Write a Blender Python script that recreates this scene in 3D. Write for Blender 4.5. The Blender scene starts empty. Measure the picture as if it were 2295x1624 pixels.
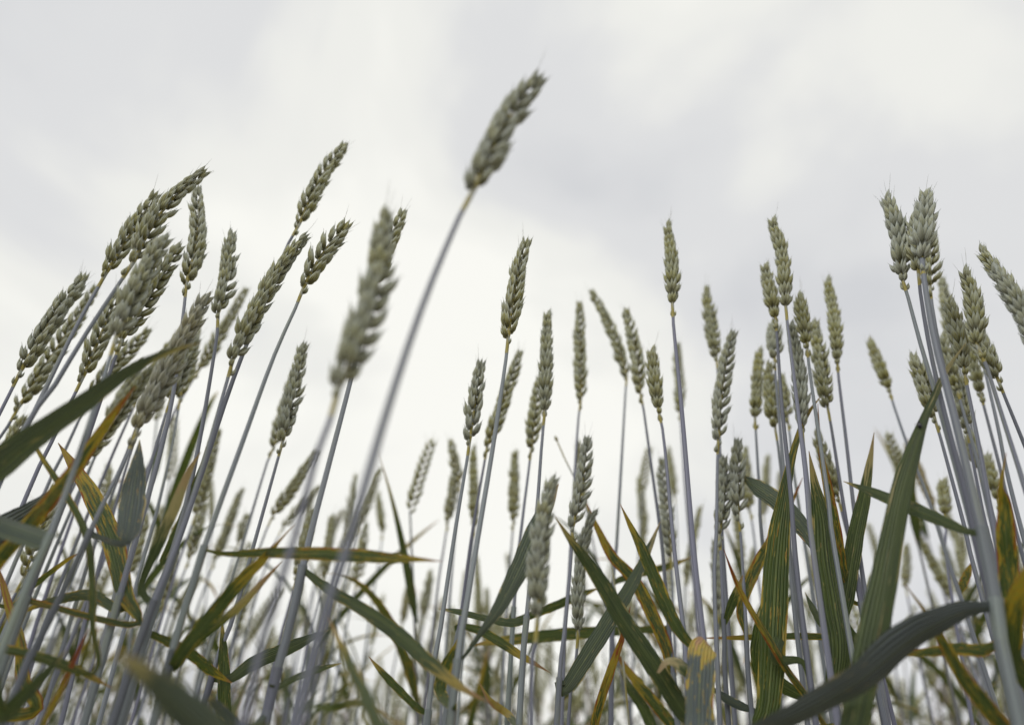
import bpy, math, random
from mathutils import Vector, Matrix, Quaternion
random.seed(11)
R = math.radians

# ------------------------------------------------------------------ camera
SC = bpy.context.scene
F = 1800.0                      # focal length in pixels of a 2295 x 1624 reading of the photograph
CX, CY = 1147.5, 812.0
PITCH = R(33.0)
CAM = Vector((0, 0, 0.42))      # low in the crop, looking up
cd = bpy.data.cameras.new('camera'); cam = bpy.data.objects.new('camera', cd)
SC.collection.objects.link(cam); SC.camera = cam
cam.location = CAM; cam.rotation_euler = (math.pi/2 + PITCH, 0, 0)
cd.sensor_width = 36.0; cd.lens = 36.0*F/2295.0
cd.clip_start = 0.01; cd.clip_end = 3000
cd.dof.use_dof = True; cd.dof.focus_distance = 0.49; cd.dof.aperture_fstop = 4.2

# ------------------------------------------------------------------ overcast sky and soft sun
SUN_EL, SUN_AZ = R(46), R(205)          # veiled sun behind the photographer
W = bpy.data.worlds.new('World'); SC.world = W; W.use_nodes = True
nt = W.node_tree; N = nt.nodes; N.clear()
def nd(nt, t, **k):
    n = nt.nodes.new(t)
    for a, b in k.items(): setattr(n, a, b)
    return n
def ramp(nt, stops, src, interp='LINEAR'):
    r = nd(nt, 'ShaderNodeValToRGB'); r.color_ramp.interpolation = interp
    e = r.color_ramp.elements
    while len(e) < len(stops): e.new(0.5)
    for i, (p, c) in enumerate(stops):
        e[i].position = p; e[i].color = (*c, 1) if len(c) == 3 else c
    nt.links.new(src, r.inputs[0]); return r
sky = nd(nt, 'ShaderNodeTexSky', sky_type='NISHITA'); sky.sun_disc = False
sky.sun_elevation = SUN_EL; sky.sun_rotation = SUN_AZ
tc = nd(nt, 'ShaderNodeTexCoord')
mp = nd(nt, 'ShaderNodeMapping'); mp.inputs['Location'].default_value = (4.45, 2.32, 1.9)
mp.inputs['Scale'].default_value = (1.0, 1.0, 1.5)
nt.links.new(tc.outputs['Generated'], mp.inputs['Vector'])
nz = nd(nt, 'ShaderNodeTexNoise'); nz.inputs['Scale'].default_value = 2.0
nz.inputs['Detail'].default_value = 6; nz.inputs['Roughness'].default_value = 0.48; nz.inputs['Distortion'].default_value = 0.35
nt.links.new(mp.outputs[0], nz.inputs['Vector'])
cl = ramp(nt, [(0.28, (6.7, 6.8, 7.0)), (0.42, (7.6, 7.65, 7.7)), (0.53, (8.9, 8.9, 8.5)), (0.64, (9.9, 9.85, 9.3))], nz.outputs[0], 'EASE')
mx = nd(nt, 'ShaderNodeMix', data_type='RGBA'); mx.inputs[0].default_value = 0.96
nt.links.new(sky.outputs[0], mx.inputs[6]); nt.links.new(cl.outputs[0], mx.inputs[7])
bg = nd(nt, 'ShaderNodeBackground'); bg.inputs[1].default_value = 0.1
ow = nd(nt, 'ShaderNodeOutputWorld')
nt.links.new(mx.outputs[2], bg.inputs[0]); nt.links.new(bg.outputs[0], ow.inputs[0])
sl = bpy.data.lights.new('sun', 'SUN'); sl.energy = 1.5; sl.angle = R(35); sl.color = (1.0, 0.97, 0.92)
so = bpy.data.objects.new('sun', sl); SC.collection.objects.link(so)
sd = Vector((math.sin(SUN_AZ)*math.cos(SUN_EL), math.cos(SUN_AZ)*math.cos(SUN_EL), math.sin(SUN_EL)))
so.rotation_euler = sd.to_track_quat('Z', 'Y').to_euler(); so.location = sd*20
SC.view_settings.view_transform = 'Standard'; SC.view_settings.look = 'None'
SC.view_settings.exposure = 0.0; SC.view_settings.gamma = 1.0
SC.render.engine = 'CYCLES'

# ------------------------------------------------------------------ helpers
FW = Vector((0, math.cos(PITCH), math.sin(PITCH))); UP = Vector((0, -math.sin(PITCH), math.cos(PITCH))); RT = Vector((1, 0, 0))
def ray(x, y): return FW + RT*((x-CX)/F) + UP*((CY-y)/F)
def at(x, y, Y):                      # the point seen at pixel x, y that stands Y metres into the field
    r = ray(x, y); return CAM + r*(Y/r.y)
def depth(p): return (p-CAM).dot(FW)
COL = SC.collection
def link(o, parent=None):
    COL.objects.link(o)
    if parent is not None: o.parent = parent
    return o
class MB:
    def __init__(s): s.v = []; s.f = []; s.uv = []; s.m = []
    def grid(s, rows, uvs, closed=False, mat=0):
        b = len(s.v); n = len(rows[0])
        for r in rows: s.v += [tuple(p) for p in r]
        for i in range(len(rows)-1):
            for j in range(n-1):
                s.f.append((b+i*n+j, b+i*n+j+1, b+(i+1)*n+j+1, b+(i+1)*n+j))
                s.uv += [uvs[i][j], uvs[i][j+1], uvs[i+1][j+1], uvs[i+1][j]]; s.m.append(mat)
    def tube(s, pts, rad, seg=8, mat=0, v0=0.0, v1=1.0, flat=None):
        rows, uvs = [], []; n = len(pts); x = None
        for i, p in enumerate(pts):
            t = (pts[min(i+1, n-1)]-pts[max(i-1, 0)]).normalized()
            if x is None: x = t.orthogonal().normalized()
            x = (x-t*x.dot(t)).normalized(); y = t.cross(x)
            r = rad[i] if hasattr(rad, '__len__') else rad
            rows.append([p+x*(math.cos(a)*r)+y*(math.sin(a)*r) for a in (2*math.pi*k/seg for k in range(seg+1))])
            uvs.append([(k/seg, v0+(v1-v0)*i/(n-1)) for k in range(seg+1)])
        s.grid(rows, uvs, mat=mat)
    def mesh(s, name, mats, smooth=True):
        me = bpy.data.meshes.new(name); me.from_pydata(s.v, [], s.f)
        l = me.uv_layers.new(name='UVMap'); l.data.foreach_set('uv', [c for u in s.uv for c in u])
        for m in mats: me.materials.append(m)
        me.polygons.foreach_set('material_index', s.m)
        if smooth: me.polygons.foreach_set('use_smooth', [True]*len(s.f))
        me.update(); return me
    def build(s, name, mats, parent=None):
        return link(bpy.data.objects.new(name, s.mesh(name, mats)), parent)
def spline(P, n):                     # Catmull-Rom through P, n samples spread by length
    P = [Vector(p) for p in P]
    if len(P) == 2: return [P[0].lerp(P[1], i/(n-1)) for i in range(n)]
    Q = [P[0]*2-P[1]]+P+[P[-1]*2-P[-2]]; out = []; k = 14
    for i in range(1, len(Q)-2):
        a, b, c, d = Q[i-1:i+3]
        for j in range(k):
            t = j/k
            out.append(0.5*((2*b)+(c-a)*t+(2*a-5*b+4*c-d)*t*t+(3*b-a-3*c+d)*t**3))
    out.append(P[-1])
    L = [0]
    for i in range(1, len(out)): L.append(L[-1]+(out[i]-out[i-1]).length)
    res = []; j = 0
    for i in range(n):
        s_ = L[-1]*i/(n-1)
        while j < len(L)-2 and L[j+1] < s_: j += 1
        res.append(out[j].lerp(out[j+1], (s_-L[j])/max(1e-9, L[j+1]-L[j])))
    return res

# ------------------------------------------------------------------ materials
def mat(name):
    m = bpy.data.materials.new(name); m.use_nodes = True; m.node_tree.nodes.clear(); return m, m.node_tree
def mix(nt, f, a, b, bt='MIX'):
    x = nd(nt, 'ShaderNodeMix', data_type='RGBA', blend_type=bt)
    for i, v in ((0, f), (6, a), (7, b)):
        if isinstance(v, (int, float)): x.inputs[i].default_value = v
        elif isinstance(v, tuple): x.inputs[i].default_value = (*v, 1)
        else: nt.links.new(v, x.inputs[i])
    return x.outputs[2]
def mth(nt, op, *a, clamp=False):
    x = nd(nt, 'ShaderNodeMath', operation=op); x.use_clamp = clamp
    for i, v in enumerate(a):
        if isinstance(v, (int, float)): x.inputs[i].default_value = v
        else: nt.links.new(v, x.inputs[i])
    return x.outputs[0]
def sstep(nt, v, a, b):
    x = nd(nt, 'ShaderNodeMapRange', interpolation_type='SMOOTHSTEP')
    for i, q in ((0, v), (1, a), (2, b)):
        if isinstance(q, (int, float)): x.inputs[i].default_value = q
        else: nt.links.new(q, x.inputs[i])
    return x.outputs[0]
def uvn(nt):
    t = nd(nt, 'ShaderNodeUVMap'); s = nd(nt, 'ShaderNodeSeparateXYZ'); nt.links.new(t.outputs[0], s.inputs[0])
    return t.outputs[0], s.outputs[0], s.outputs[1]
def noise(nt, vec, scale, detail=3, rough=0.5, dim='3D', w=None):
    n = nd(nt, 'ShaderNodeTexNoise', noise_dimensions='4D' if w is not None else dim)
    n.inputs['Scale'].default_value = scale; n.inputs['Detail'].default_value = detail; n.inputs['Roughness'].default_value = rough
    nt.links.new(vec, n.inputs['Vector'])
    if w is not None: nt.links.new(w, n.inputs['W'])
    return n.outputs[0]
def scaled(nt, vec, s):
    m = nd(nt, 'ShaderNodeMapping'); m.inputs['Scale'].default_value = s; nt.links.new(vec, m.inputs[0]); return m.outputs[0]
def surf(nt, col, rough, trans, spec=0.3, bump=None, bd=0.0003, tcol=None, tfac=None):
    p = nd(nt, 'ShaderNodeBsdfPrincipled'); nt.links.new(col, p.inputs['Base Color'])
    p.inputs['Roughness'].default_value = rough; p.inputs['Specular IOR Level'].default_value = spec
    if bump is not None:
        b = nd(nt, 'ShaderNodeBump'); b.inputs['Strength'].default_value = 0.6; b.inputs['Distance'].default_value = bd
        nt.links.new(bump, b.inputs['Height']); nt.links.new(b.outputs[0], p.inputs['Normal'])
    o = nd(nt, 'ShaderNodeOutputMaterial'); out = p.outputs[0]
    if trans > 0:
        t = nd(nt, 'ShaderNodeBsdfTranslucent'); nt.links.new(tcol if tcol is not None else col, t.inputs[0])
        ms = nd(nt, 'ShaderNodeMixShader'); ms.inputs[0].default_value = trans
        if tfac is not None: nt.links.new(tfac, ms.inputs[0])
        nt.links.new(out, ms.inputs[1]); nt.links.new(t.outputs[0], ms.inputs[2]); out = ms.outputs[0]
    nt.links.new(out, o.inputs[0])
def glume_material():
    m, nt = mat('glume'); uv, u, v = uvn(nt); oi = nd(nt, 'ShaderNodeObjectInfo')
    base, midc, tip = (0.150, 0.126, 0.010), (0.345, 0.325, 0.070), (0.53, 0.55, 0.40)
    c = ramp(nt, [(0.0, base), (0.30, (0.245, 0.215, 0.024)), (0.62, midc), (0.88, tip), (1.0, (0.50, 0.48, 0.36))], v).outputs[0]
    gl = ramp(nt, [(0.0, (0.19, 0.165, 0.022)), (0.4, (0.365, 0.362, 0.140)), (1.0, (0.54, 0.57, 0.48))], v).outputs[0]
    tcn = nd(nt, 'ShaderNodeTexCoord')
    n1 = noise(nt, tcn.outputs['Object'], 260, 2, 0.5, w=mth(nt, 'MULTIPLY', oi.outputs['Random'], 50.0))
    c = mix(nt, sstep(nt, n1, 0.36, 0.66), c, gl)
    st = mth(nt, 'SINE', mth(nt, 'MULTIPLY', u, 6.28318*9))
    c = mix(nt, mth(nt, 'MULTIPLY', sstep(nt, st, 0.1, 1.0), 0.45), c, (0.53, 0.57, 0.47))
    mg = mth(nt, 'ABSOLUTE', mth(nt, 'SUBTRACT', mth(nt, 'ABSOLUTE', mth(nt, 'SUBTRACT', u, 0.5)), 0.25))      # dry papery margins
    c = mix(nt, mth(nt, 'MULTIPLY', sstep(nt, mg, 0.07, 0.02), mth(nt, 'MULTIPLY', sstep(nt, v, 0.1, 0.5), 0.75)), c, (0.60, 0.64, 0.59))
    sep = nd(nt, 'ShaderNodeSeparateColor'); nt.links.new(oi.outputs['Color'], sep.inputs[0])
    c = mix(nt, mth(nt, 'MULTIPLY', sep.outputs[0], 0.55), c, (0.40, 0.29, 0.17))       # ripening straw tint
    c = mix(nt, mth(nt, 'MULTIPLY', sep.outputs[1], 0.5), c, (0.38, 0.425, 0.47))       # waxy bloom
    n2 = noise(nt, tcn.outputs['Object'], 700, 1, 0.5, w=mth(nt, 'MULTIPLY', oi.outputs['Random'], 90.0))
    c = mix(nt, mth(nt, 'MULTIPLY', sstep(nt, n2, 0.70, 0.78), 0.5), c, (0.10, 0.055, 0.03))
    surf(nt, c, 0.55, 0.16, 0.3, st, 0.00012); return m
def rachis_material():
    m, nt = mat('rachis'); uv, u, v = uvn(nt)
    n = noise(nt, scaled(nt, uv, (1, 14, 1)), 1.2, 2)
    c = mix(nt, sstep(nt, n, 0.42, 0.6), (0.34, 0.29, 0.075), (0.40, 0.42, 0.38))
    surf(nt, c, 0.5, 0.1); return m
def stem_material(name, a, b, tan):
    m, nt = mat(name); uv, u, v = uvn(nt); oi = nd(nt, 'ShaderNodeObjectInfo')
    st = noise(nt, scaled(nt, uv, (34, 2.5, 1)), 1.0, 2, 0.6, w=mth(nt, 'MULTIPLY', oi.outputs['Random'], 40.0))
    lo = noise(nt, scaled(nt, uv, (1.5, 9, 1)), 1.0, 3, 0.55, w=mth(nt, 'MULTIPLY', oi.outputs['Random'], 70.0))
    c = mix(nt, oi.outputs['Random'], a, b)
    c = mix(nt, mth(nt, 'MULTIPLY', sstep(nt, st, 0.42, 0.60), 0.55), c, tuple(q*0.5 for q in a))
    c = mix(nt, mth(nt, 'MULTIPLY', sstep(nt, lo, 0.50, 0.72), 0.5), c, (0.24, 0.27, 0.17))
    sep = nd(nt, 'ShaderNodeSeparateColor'); nt.links.new(oi.outputs['Color'], sep.inputs[0])
    strip = mth(nt, 'MULTIPLY', sstep(nt, mth(nt, 'ADD', u, mth(nt, 'MULTIPLY', lo, .3)), 0.30, 0.42), sstep(nt, u, 0.75, 0.55))
    c = mix(nt, mth(nt, 'MULTIPLY', sep.outputs[0], mth(nt, 'MULTIPLY', strip, sstep(nt, lo, 0.34, 0.56))), c, tan)
    c = mix(nt, sep.outputs[1], c, (0.105, 0.112, 0.150))
    c = mix(nt, sep.outputs[2], c, (0.24, 0.035, 0.03))
    surf(nt, c, 0.5, 0.0, 0.35, st, 0.0003); return m
def leaf_material():
    m, nt = mat('leaf'); uv, u, v = uvn(nt); oi = nd(nt, 'ShaderNodeObjectInfo')
    sep = nd(nt, 'ShaderNodeSeparateColor'); nt.links.new(oi.outputs['Color'], sep.inputs[0])
    age, bloom, rust = sep.outputs[0], sep.outputs[1], sep.outputs[2]
    w = mth(nt, 'MULTIPLY', oi.outputs['Random'], 60.0)
    edge = mth(nt, 'ABSOLUTE', mth(nt, 'SUBTRACT', mth(nt, 'MULTIPLY', u, 2.0), 1.0))
    nb = noise(nt, scaled(nt, uv, (5.0, 9.0, 1)), 1.0, 4, 0.6, w=w)
    ns = noise(nt, scaled(nt, uv, (11.0, 13.0, 1)), 1.0, 3, 0.6, w=w)
    nf = noise(nt, scaled(nt, uv, (26.0, 60.0, 1)), 1.0, 2, 0.5, w=w)
    vein = noise(nt, scaled(nt, uv, (60.0, 1.2, 1)), 1.0, 2, 0.6, w=w)
    rib = mth(nt, 'SINE', mth(nt, 'MULTIPLY', u, 6.28318*8))
    g = mix(nt, sstep(nt, nb, 0.38, 0.62), (0.034, 0.062, 0.014), (0.072, 0.108, 0.018))
    g = mix(nt, bloom, g, (0.084, 0.102, 0.140))
    g = mix(nt, mth(nt, 'MULTIPLY', sstep(nt, vein, 0.45, 0.62), 0.40), g, (0.17, 0.20, 0.075))
    g = mix(nt, mth(nt, 'MULTIPLY', sstep(nt, rib, 0.3, 1.0), 0.30), g, (0.20, 0.24, 0.15))
    g = mix(nt, mth(nt, 'MULTIPLY', sstep(nt, edge, 0.10, 0.02), 0.35), g, (0.20, 0.24, 0.12))      # midrib
    g = mix(nt, mth(nt, 'MULTIPLY', sstep(nt, vein, 0.48, 0.36), 0.45), g, (0.022, 0.034, 0.016))
    # yellowing from the tip and the margins, rust streaks between the veins
    tipv = mth(nt, 'ADD', v, mth(nt, 'MULTIPLY', mth(nt, 'SUBTRACT', nb, 0.5), 0.7))
    tipf = sstep(nt, tipv, mth(nt, 'SUBTRACT', 0.96, mth(nt, 'MULTIPLY', age, 0.60)), mth(nt, 'SUBTRACT', 1.02, mth(nt, 'MULTIPLY', age, 0.42)))
    ev = mth(nt, 'ADD', mth(nt, 'ADD', edge, mth(nt, 'MULTIPLY', mth(nt, 'SUBTRACT', nb, 0.5), 2.2)), mth(nt, 'MULTIPLY', v, 0.12))
    k1 = mth(nt, 'MULTIPLY', rust, 0.62)
    edf = sstep(nt, ev, mth(nt, 'SUBTRACT', 1.22, k1), mth(nt, 'SUBTRACT', 1.36, k1))
    k2 = mth(nt, 'MULTIPLY', rust, 0.13)
    blo = sstep(nt, ns, mth(nt, 'SUBTRACT', 0.66, k2), mth(nt, 'SUBTRACT', 0.70, k2))
    blr = sstep(nt, ns, mth(nt, 'SUBTRACT', 0.71, k2), mth(nt, 'SUBTRACT', 0.75, k2))
    yel = mix(nt, sstep(nt, nf, 0.35, 0.65), (0.44, 0.27, 0.035), (0.34, 0.31, 0.06))
    yel = mix(nt, sstep(nt, rust, 0.5, 0.15), yel, (0.42, 0.36, 0.20))
    c = mix(nt, mth(nt, 'MAXIMUM', mth(nt, 'MAXIMUM', tipf, edf), mth(nt, 'MULTIPLY', blo, 0.85)), g, yel)
    c = mix(nt, mth(nt, 'MULTIPLY', blr, 0.8), c, (0.23, 0.065, 0.018))
    e2 = sstep(nt, mth(nt, 'ADD', ev, mth(nt, 'MULTIPLY', mth(nt, 'SUBTRACT', ns, 0.5), 1.6)), mth(nt, 'SUBTRACT', 1.50, k1), mth(nt, 'SUBTRACT', 1.62, k1))
    c = mix(nt, mth(nt, 'MULTIPLY', e2, 0.85), c, (0.25, 0.05, 0.02))
    t2 = sstep(nt, tipv, mth(nt, 'SUBTRACT', 1.04, mth(nt, 'MULTIPLY', age, 0.36)), mth(nt, 'SUBTRACT', 1.12, mth(nt, 'MULTIPLY', age, 0.34)))
    dead = mix(nt, sep.outputs[2], (0.46, 0.34, 0.21), (0.28, 0.075, 0.03))
    c = mix(nt, t2, c, dead)
    spots = sstep(nt, nf, 0.66, 0.70)
    c = mix(nt, mth(nt, 'MULTIPLY', spots, mth(nt, 'ADD', 0.15, mth(nt, 'MULTIPLY', rust, 0.5))), c, (0.20, 0.06, 0.025))
    tc_ = mix(nt, 1.0, c, (1.45, 1.5, 0.75), 'MULTIPLY')
    h = mth(nt, 'ADD', mth(nt, 'MULTIPLY', rib, 1.5), vein)
    surf(nt, c, 0.48, 0.33, 0.3, h, 0.0005, tc_, mth(nt, 'SUBTRACT', 0.33, mth(nt, 'MULTIPLY', bloom, 0.26))); return m
GLUME = glume_material(); RACH = rachis_material(); LEAF = leaf_material()
STEM = stem_material('stem', (0.205, 0.212, 0.295), (0.255, 0.29, 0.31), (0.42, 0.35, 0.22))
SHEATH = stem_material('sheath', (0.195, 0.21, 0.275), (0.22, 0.265, 0.245), (0.42, 0.31, 0.17))
def soil_material():
    m, nt = mat('soil'); t = nd(nt, 'ShaderNodeTexCoord')
    n = noise(nt, t.outputs['Object'], 9, 6, 0.65); n2 = noise(nt, t.outputs['Object'], 1.1, 3)
    c = mix(nt, n, (0.10, 0.075, 0.05), (0.24, 0.19, 0.13)); c = mix(nt, sstep(nt, n2, 0.45, 0.65), c, (0.11, 0.12, 0.05))
    surf(nt, c, 0.9, 0, 0.1, n, 0.02); return m

# ------------------------------------------------------------------ ground
gm = MB(); G = []
xs = [-1500, -300, -60, -15]+[-6+0.25*i for i in range(49)]+[15, 60, 300, 1500]
rnd = random.Random(3)
for y in xs: G.append([Vector((x, y+2, -0.012-rnd.random()*0.03*(1 if abs(x) < 10 and abs(y) < 10 else 0))) for x in xs])
gm.grid(G, [[(i/50, j/50) for i in range(len(xs))] for j in range(len(xs))])
g = gm.build('ground', [soil_material()]); g['kind'] = 'structure'; g['label'] = 'bare brown soil under the wheat'

# ------------------------------------------------------------------ spikelets (shared meshes)
def floret(mb, M, ln, wd, th, beak=0.0, awn=0.0, seg=8):
    """boat-shaped, keeled husk along +Z, closing in a pointed beak"""
    prof = [(0.0, .32), (.09, .66), (.22, .94), (.38, 1.0), (.56, .86), (.73, .58), (.88, .27), (1.0, .06)]
    rows, uvs = [], []
    for t, r in prof:
        ring = []
        for k in range(seg+1):
            a = 2*math.pi*k/seg
            x = math.cos(a)*th*0.5*r; y = math.sin(a)*wd*0.5*r
            if math.cos(a) > 0.9: x *= 1.28                 # keel on the back of the husk
            bow = math.sin(t*math.pi)*th*0.22 + (t**3)*ln*0.01
            ring.append(M @ Vector((x+bow, y, t*ln)))
        rows.append(ring); uvs.append([(k/seg, t) for k in range(seg+1)])
    bt = beak+awn
    if bt > 0:
        for q, r in ((0.5, .05), (1.0, .012)):
            rows.append([M @ Vector((math.cos(a)*th*.5*r*1.6+ln*.01+q*q*bt*.06, math.sin(a)*wd*.5*r, ln+bt*q)) for a in (2*math.pi*k/seg for k in range(seg+1))])
            uvs.append([(k/seg, 1.0) for k in range(seg+1)])
    mb.grid(rows, uvs)
def spikelet_mesh(seed, kind='mid', scale=1.0, lod=8):
    r = random.Random(seed); mb = MB(); mm = 0.001
    def put(x, y, z, out, splay, ln, wd, th, beak, awn=0):
        j = lambda s: r.uniform(-s, s)
        M = Matrix.Translation(Vector((x, y, z))*mm) @ Matrix.Rotation(R(out+j(4)), 4, 'Y') @ Matrix.Rotation(R(-splay+j(4)), 4, 'X') @ Matrix.Rotation(R(j(10) + splay*1.2), 4, 'Z')
        floret(mb, M, ln*mm*(1+j(.06)), wd*mm*(1+j(.06)), th*mm, beak*mm, awn*mm, lod)
    if kind == 'base':                                       # stunted lowest spikelet
        put(0.6, -0.8, 0, 12, -9, 6.5, 2.6, 2.0, 0.8); put(0.6, 0.8, 0, 12, 9, 7.0, 2.6, 2.0, 0.8)
        return mb.mesh('spikelet', [GLUME])
    a = {'mid': 0, 'wide': 7, 'tight': -6, 'awn': -7, 'tip': -14}[kind]
    lw = {'mid': 1, 'wide': 1.02, 'tight': .96, 'awn': .95, 'tip': .9}[kind]
    A = (lambda: r.choice([0, 0, 3, 7, 11])) if kind in ('awn', 'tip') else (lambda: r.choice([0, 0, 0, 0, 0.8]))
    for s in (-1, 1):
        put(1.0, 1.5*s, 0.0, 14+a, 19*s+a*s, 10.6*lw, 3.9, 3.0, 2.0)
        put(1.7, 1.0*s, 1.4, 20+a, 12*s, 12.2*lw, 3.6, 3.0, 2.2, A())
    put(2.0, r.uniform(-.4, .4), 3.0, 22+a, r.uniform(-5, 5), 10.6*lw, 3.3, 2.8, 2.0, A())
    return mb.mesh('spikelet', [GLUME])
SPK = [spikelet_mesh(i, k) for i, k in enumerate(['mid', 'mid', 'mid', 'wide', 'wide', 'tight', 'tight'])]
SPK_AWN = [spikelet_mesh(20+i, 'awn') for i in range(3)]
SPK_TIP = [spikelet_mesh(30+i, 'tip') for i in range(3)]
SPK_BASE = [spikelet_mesh(40+i, 'base') for i in range(2)]

def ear_frames(P, rot, n):
    """node positions and frames along an ear axis P (list of points base to tip)"""
    pts = spline(P, n+1); out = []
    for i in range(n+1):
        a = (pts[min(i+1, n)]-pts[max(i-1, 0)]).normalized()
        x = (RT-a*RT.dot(a)).normalized(); x = Quaternion(a, R(rot)) @ x
        out.append((pts[i], x, a.cross(x), a))
    return out
def spk_matrix(fr, side, s, rng, up=0.0):
    p, x, y, a = fr; x = x*side; y = y*side
    q = Quaternion(a, R(rng.uniform(-9, 9))); x = q @ x; y = q @ y
    tilt = Quaternion(y, R(rng.uniform(-5, 5)-up)); x = tilt @ x; a = tilt @ a
    M = Matrix((x, y, a)).transposed().to_4x4() @ Matrix.Scale(s, 4); M.translation = p+x*0.0003
    return M
def size_at(t): return 0.72+0.28*min(1, t/0.14) if t < 0.14 else 1.0-0.24*max(0, (t-0.45)/0.55)**1.3

PLANTS = {}
GROUP = 'wheat plants standing in the field'
def new_plant(label, x, y, group=GROUP):
    e = bpy.data.objects.new('wheat_plant', None); e.empty_display_size = 0.05; e.location = (x, y, 0)
    e['label'] = label; e['category'] = 'wheat plant'; e['group'] = group
    return link(e)
def part(mb_or_mesh, name, mats, root, color=None, parent=None):
    o = mb_or_mesh.build(name, mats) if isinstance(mb_or_mesh, MB) else link(bpy.data.objects.new(name, mb_or_mesh))
    o.parent = parent or root
    base = Matrix.Translation(root.location)
    o.matrix_parent_inverse = base.inverted() if parent is None else Matrix.Identity(4)
    if color: o.color = color
    return o
def stem_radius(s): return 0.00090+0.00078*min(1, max(0, s)/0.24)**0.8       # metres below the ear

def wheat(pid, label, tip, base, w, rot, stem, curve=0.0, straw=0.0, bloom=0.3, k=1.0, ly=0.0, smin=9, fat=1.0, lodge=0.62):
    """one traced plant: ear tip and base and stem points in pixels, w the ear's width in pixels"""
    rng = random.Random(hash(pid) % 9973 if isinstance(pid, int) else sum(map(ord, pid)))
    mid = ((tip[0]+base[0])/2, (tip[1]+base[1])/2)
    zc = F*0.0148*k/w; Y = (CAM+ray(*mid)*zc).y
    B = at(*base, Y); T = at(*tip, Y+ly); T = T+(B-T).normalized()*0.0085*k
    S = [at(*p, Y) for p in stem]
    last, prev = S[-1], (S[-2] if len(S) > 1 else B)
    d = (prev-last); lean = Vector((d.x/max(.02, d.z), d.y/max(.02, d.z), 0))*lodge
    foot = last-lean*last.z; foot.z = -0.02
    knee = last-lean*last.z*0.55; knee.z = last.z*0.45
    root = new_plant(label, foot.x, foot.y)
    # stem
    path = spline([B]+S+[knee, foot], 46); acc = 0; rad = []
    for i, p in enumerate(path):
        if i: acc += (p-path[i-1]).length
        rad.append(stem_radius(acc)*fat)
    mb = MB(); mb.tube(path, rad, 10)
    st = part(mb, 'stem', [STEM], root, (straw*0.1, rng.choice([0, 0, 0, .25, .4, .7]), 0, 1))
    # ear
    L = (T-B).length; n = max(smin, min(26, round(L/(0.0038*k))))
    a = (T-B).normalized(); side = a.cross(ray(*mid).normalized()).normalized()
    P = [B, B.lerp(T, .35)+side*curve*L, B.lerp(T, .7)+side*curve*L, T]
    fr = ear_frames(P, rot, n)
    neck = path[0]; pts = [path[3], path[2], path[1]]+[f[0] for f in fr[:-1]]
    rad2 = [r*1.12 for r in (rad[3], rad[2], rad[1])]+[0.0011*(1-0.5*i/n)*(1.18 if i % 2 else 0.9) for i in range(n)]
    # only the upper centimetre or so of the neck belongs to the rachis
    i0 = next((i for i in range(1, len(path)) if (path[i]-B).length > 0.012), 1)
    pts = [path[0].lerp(path[1], min(1, 0.012/max(1e-6, (path[1]-path[0]).length)))]+[f[0] for f in fr[:-1]]
    rad2 = [rad[0]*1.15]+[0.0012*(1-0.5*i/n)*(1.2 if i % 2 else 0.9) for i in range(n)]
    mb = MB(); mb.tube(pts, rad2, 8)
    ear = part(mb, 'ear', [RACH], root)
    inv = Matrix.Translation(root.location).inverted()
    def spk(mesh, M):
        o = part(mesh, 'spikelet', None, root, None, ear); o.matrix_basis = M
        b = max(0, min(1, bloom+rng.uniform(-.25, .3)))
        o.color = (max(0, min(1, straw+rng.uniform(-.12, .07))), b, 0, 1)
    for i in range(n):
        t = i/n; s = size_at(t)*rng.uniform(.90, 1.02)*k*0.97
        mesh = SPK_AWN[rng.randrange(3)] if t > 0.84 else SPK[rng.randrange(len(SPK))]
        spk(mesh, spk_matrix(fr[i], 1 if i % 2 else -1, s, rng, up=8*t))
    tf = fr[-1]; tf = (tf[0], tf[2], -tf[1], tf[3])
    M = spk_matrix(tf, 1, 0.78*k, rng, up=24); M.translation = tf[0]-tf[1]*0.0012-tf[3]*0.001
    spk(SPK_TIP[rng.randrange(3)], M)
    for q, sgn in ((0.0045, 1 if n % 2 else -1), (0.010, -1 if n % 2 else 1)):
        if rng.random() < 0.8:
            f0 = fr[0]; dn = (path[1]-path[0]).normalized()
            spk(SPK_BASE[rng.randrange(2)], spk_matrix((B+dn*q, f0[1], f0[2], f0[3]), sgn, rng.uniform(.6, .9)*k, rng, up=5))
    PLANTS[pid] = dict(root=root, path=path, rad=rad, Y=Y, straw=straw)
    return root

def leaf_mesh(C, Wd, tw, fold, seed, ripple=0.5, nv=6):
    """blade along C with widths Wd (metres); tw twist in degrees along it; fold lifts the margins into a shallow gutter"""
    r = random.Random(seed); n = len(C); rows, uvs = [], []; pc = None; ph = [r.uniform(0, 6.28) for _ in range(4)]
    for i, p in enumerate(C):
        t = (C[min(i+1, n-1)]-C[max(i-1, 0)]).normalized(); vd = (p-CAM).normalized()
        c = t.cross(vd)
        c = c.normalized() if c.length > .05 else t.orthogonal().normalized()
        if pc is not None and c.dot(pc) < 0: c = -c
        pc = c
        c = Quaternion(t, R(tw[i])) @ c; nn = c.cross(t); v = i/(n-1); row, uvr = [], []
        for j in range(nv+1):
            u = 2*j/nv-1; h = Wd[i]*0.5
            wob = 1+0.035*ripple*math.sin(v*31+ph[0]+(2 if u > 0 else 0))+0.03*ripple*math.sin(v*57+ph[1]*(1 if u > 0 else 2))
            lift = h*fold*(abs(u)**1.3)+h*0.10*ripple*abs(u)**2*math.sin(v*19+ph[2]+(1.5 if u > 0 else 0))
            row.append(p+c*(u*h*wob)+nn*lift); uvr.append(((u+1)/2, v))
        rows.append(row); uvs.append(uvr)
    mb = MB(); mb.grid(rows, uvs); return mb
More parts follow.
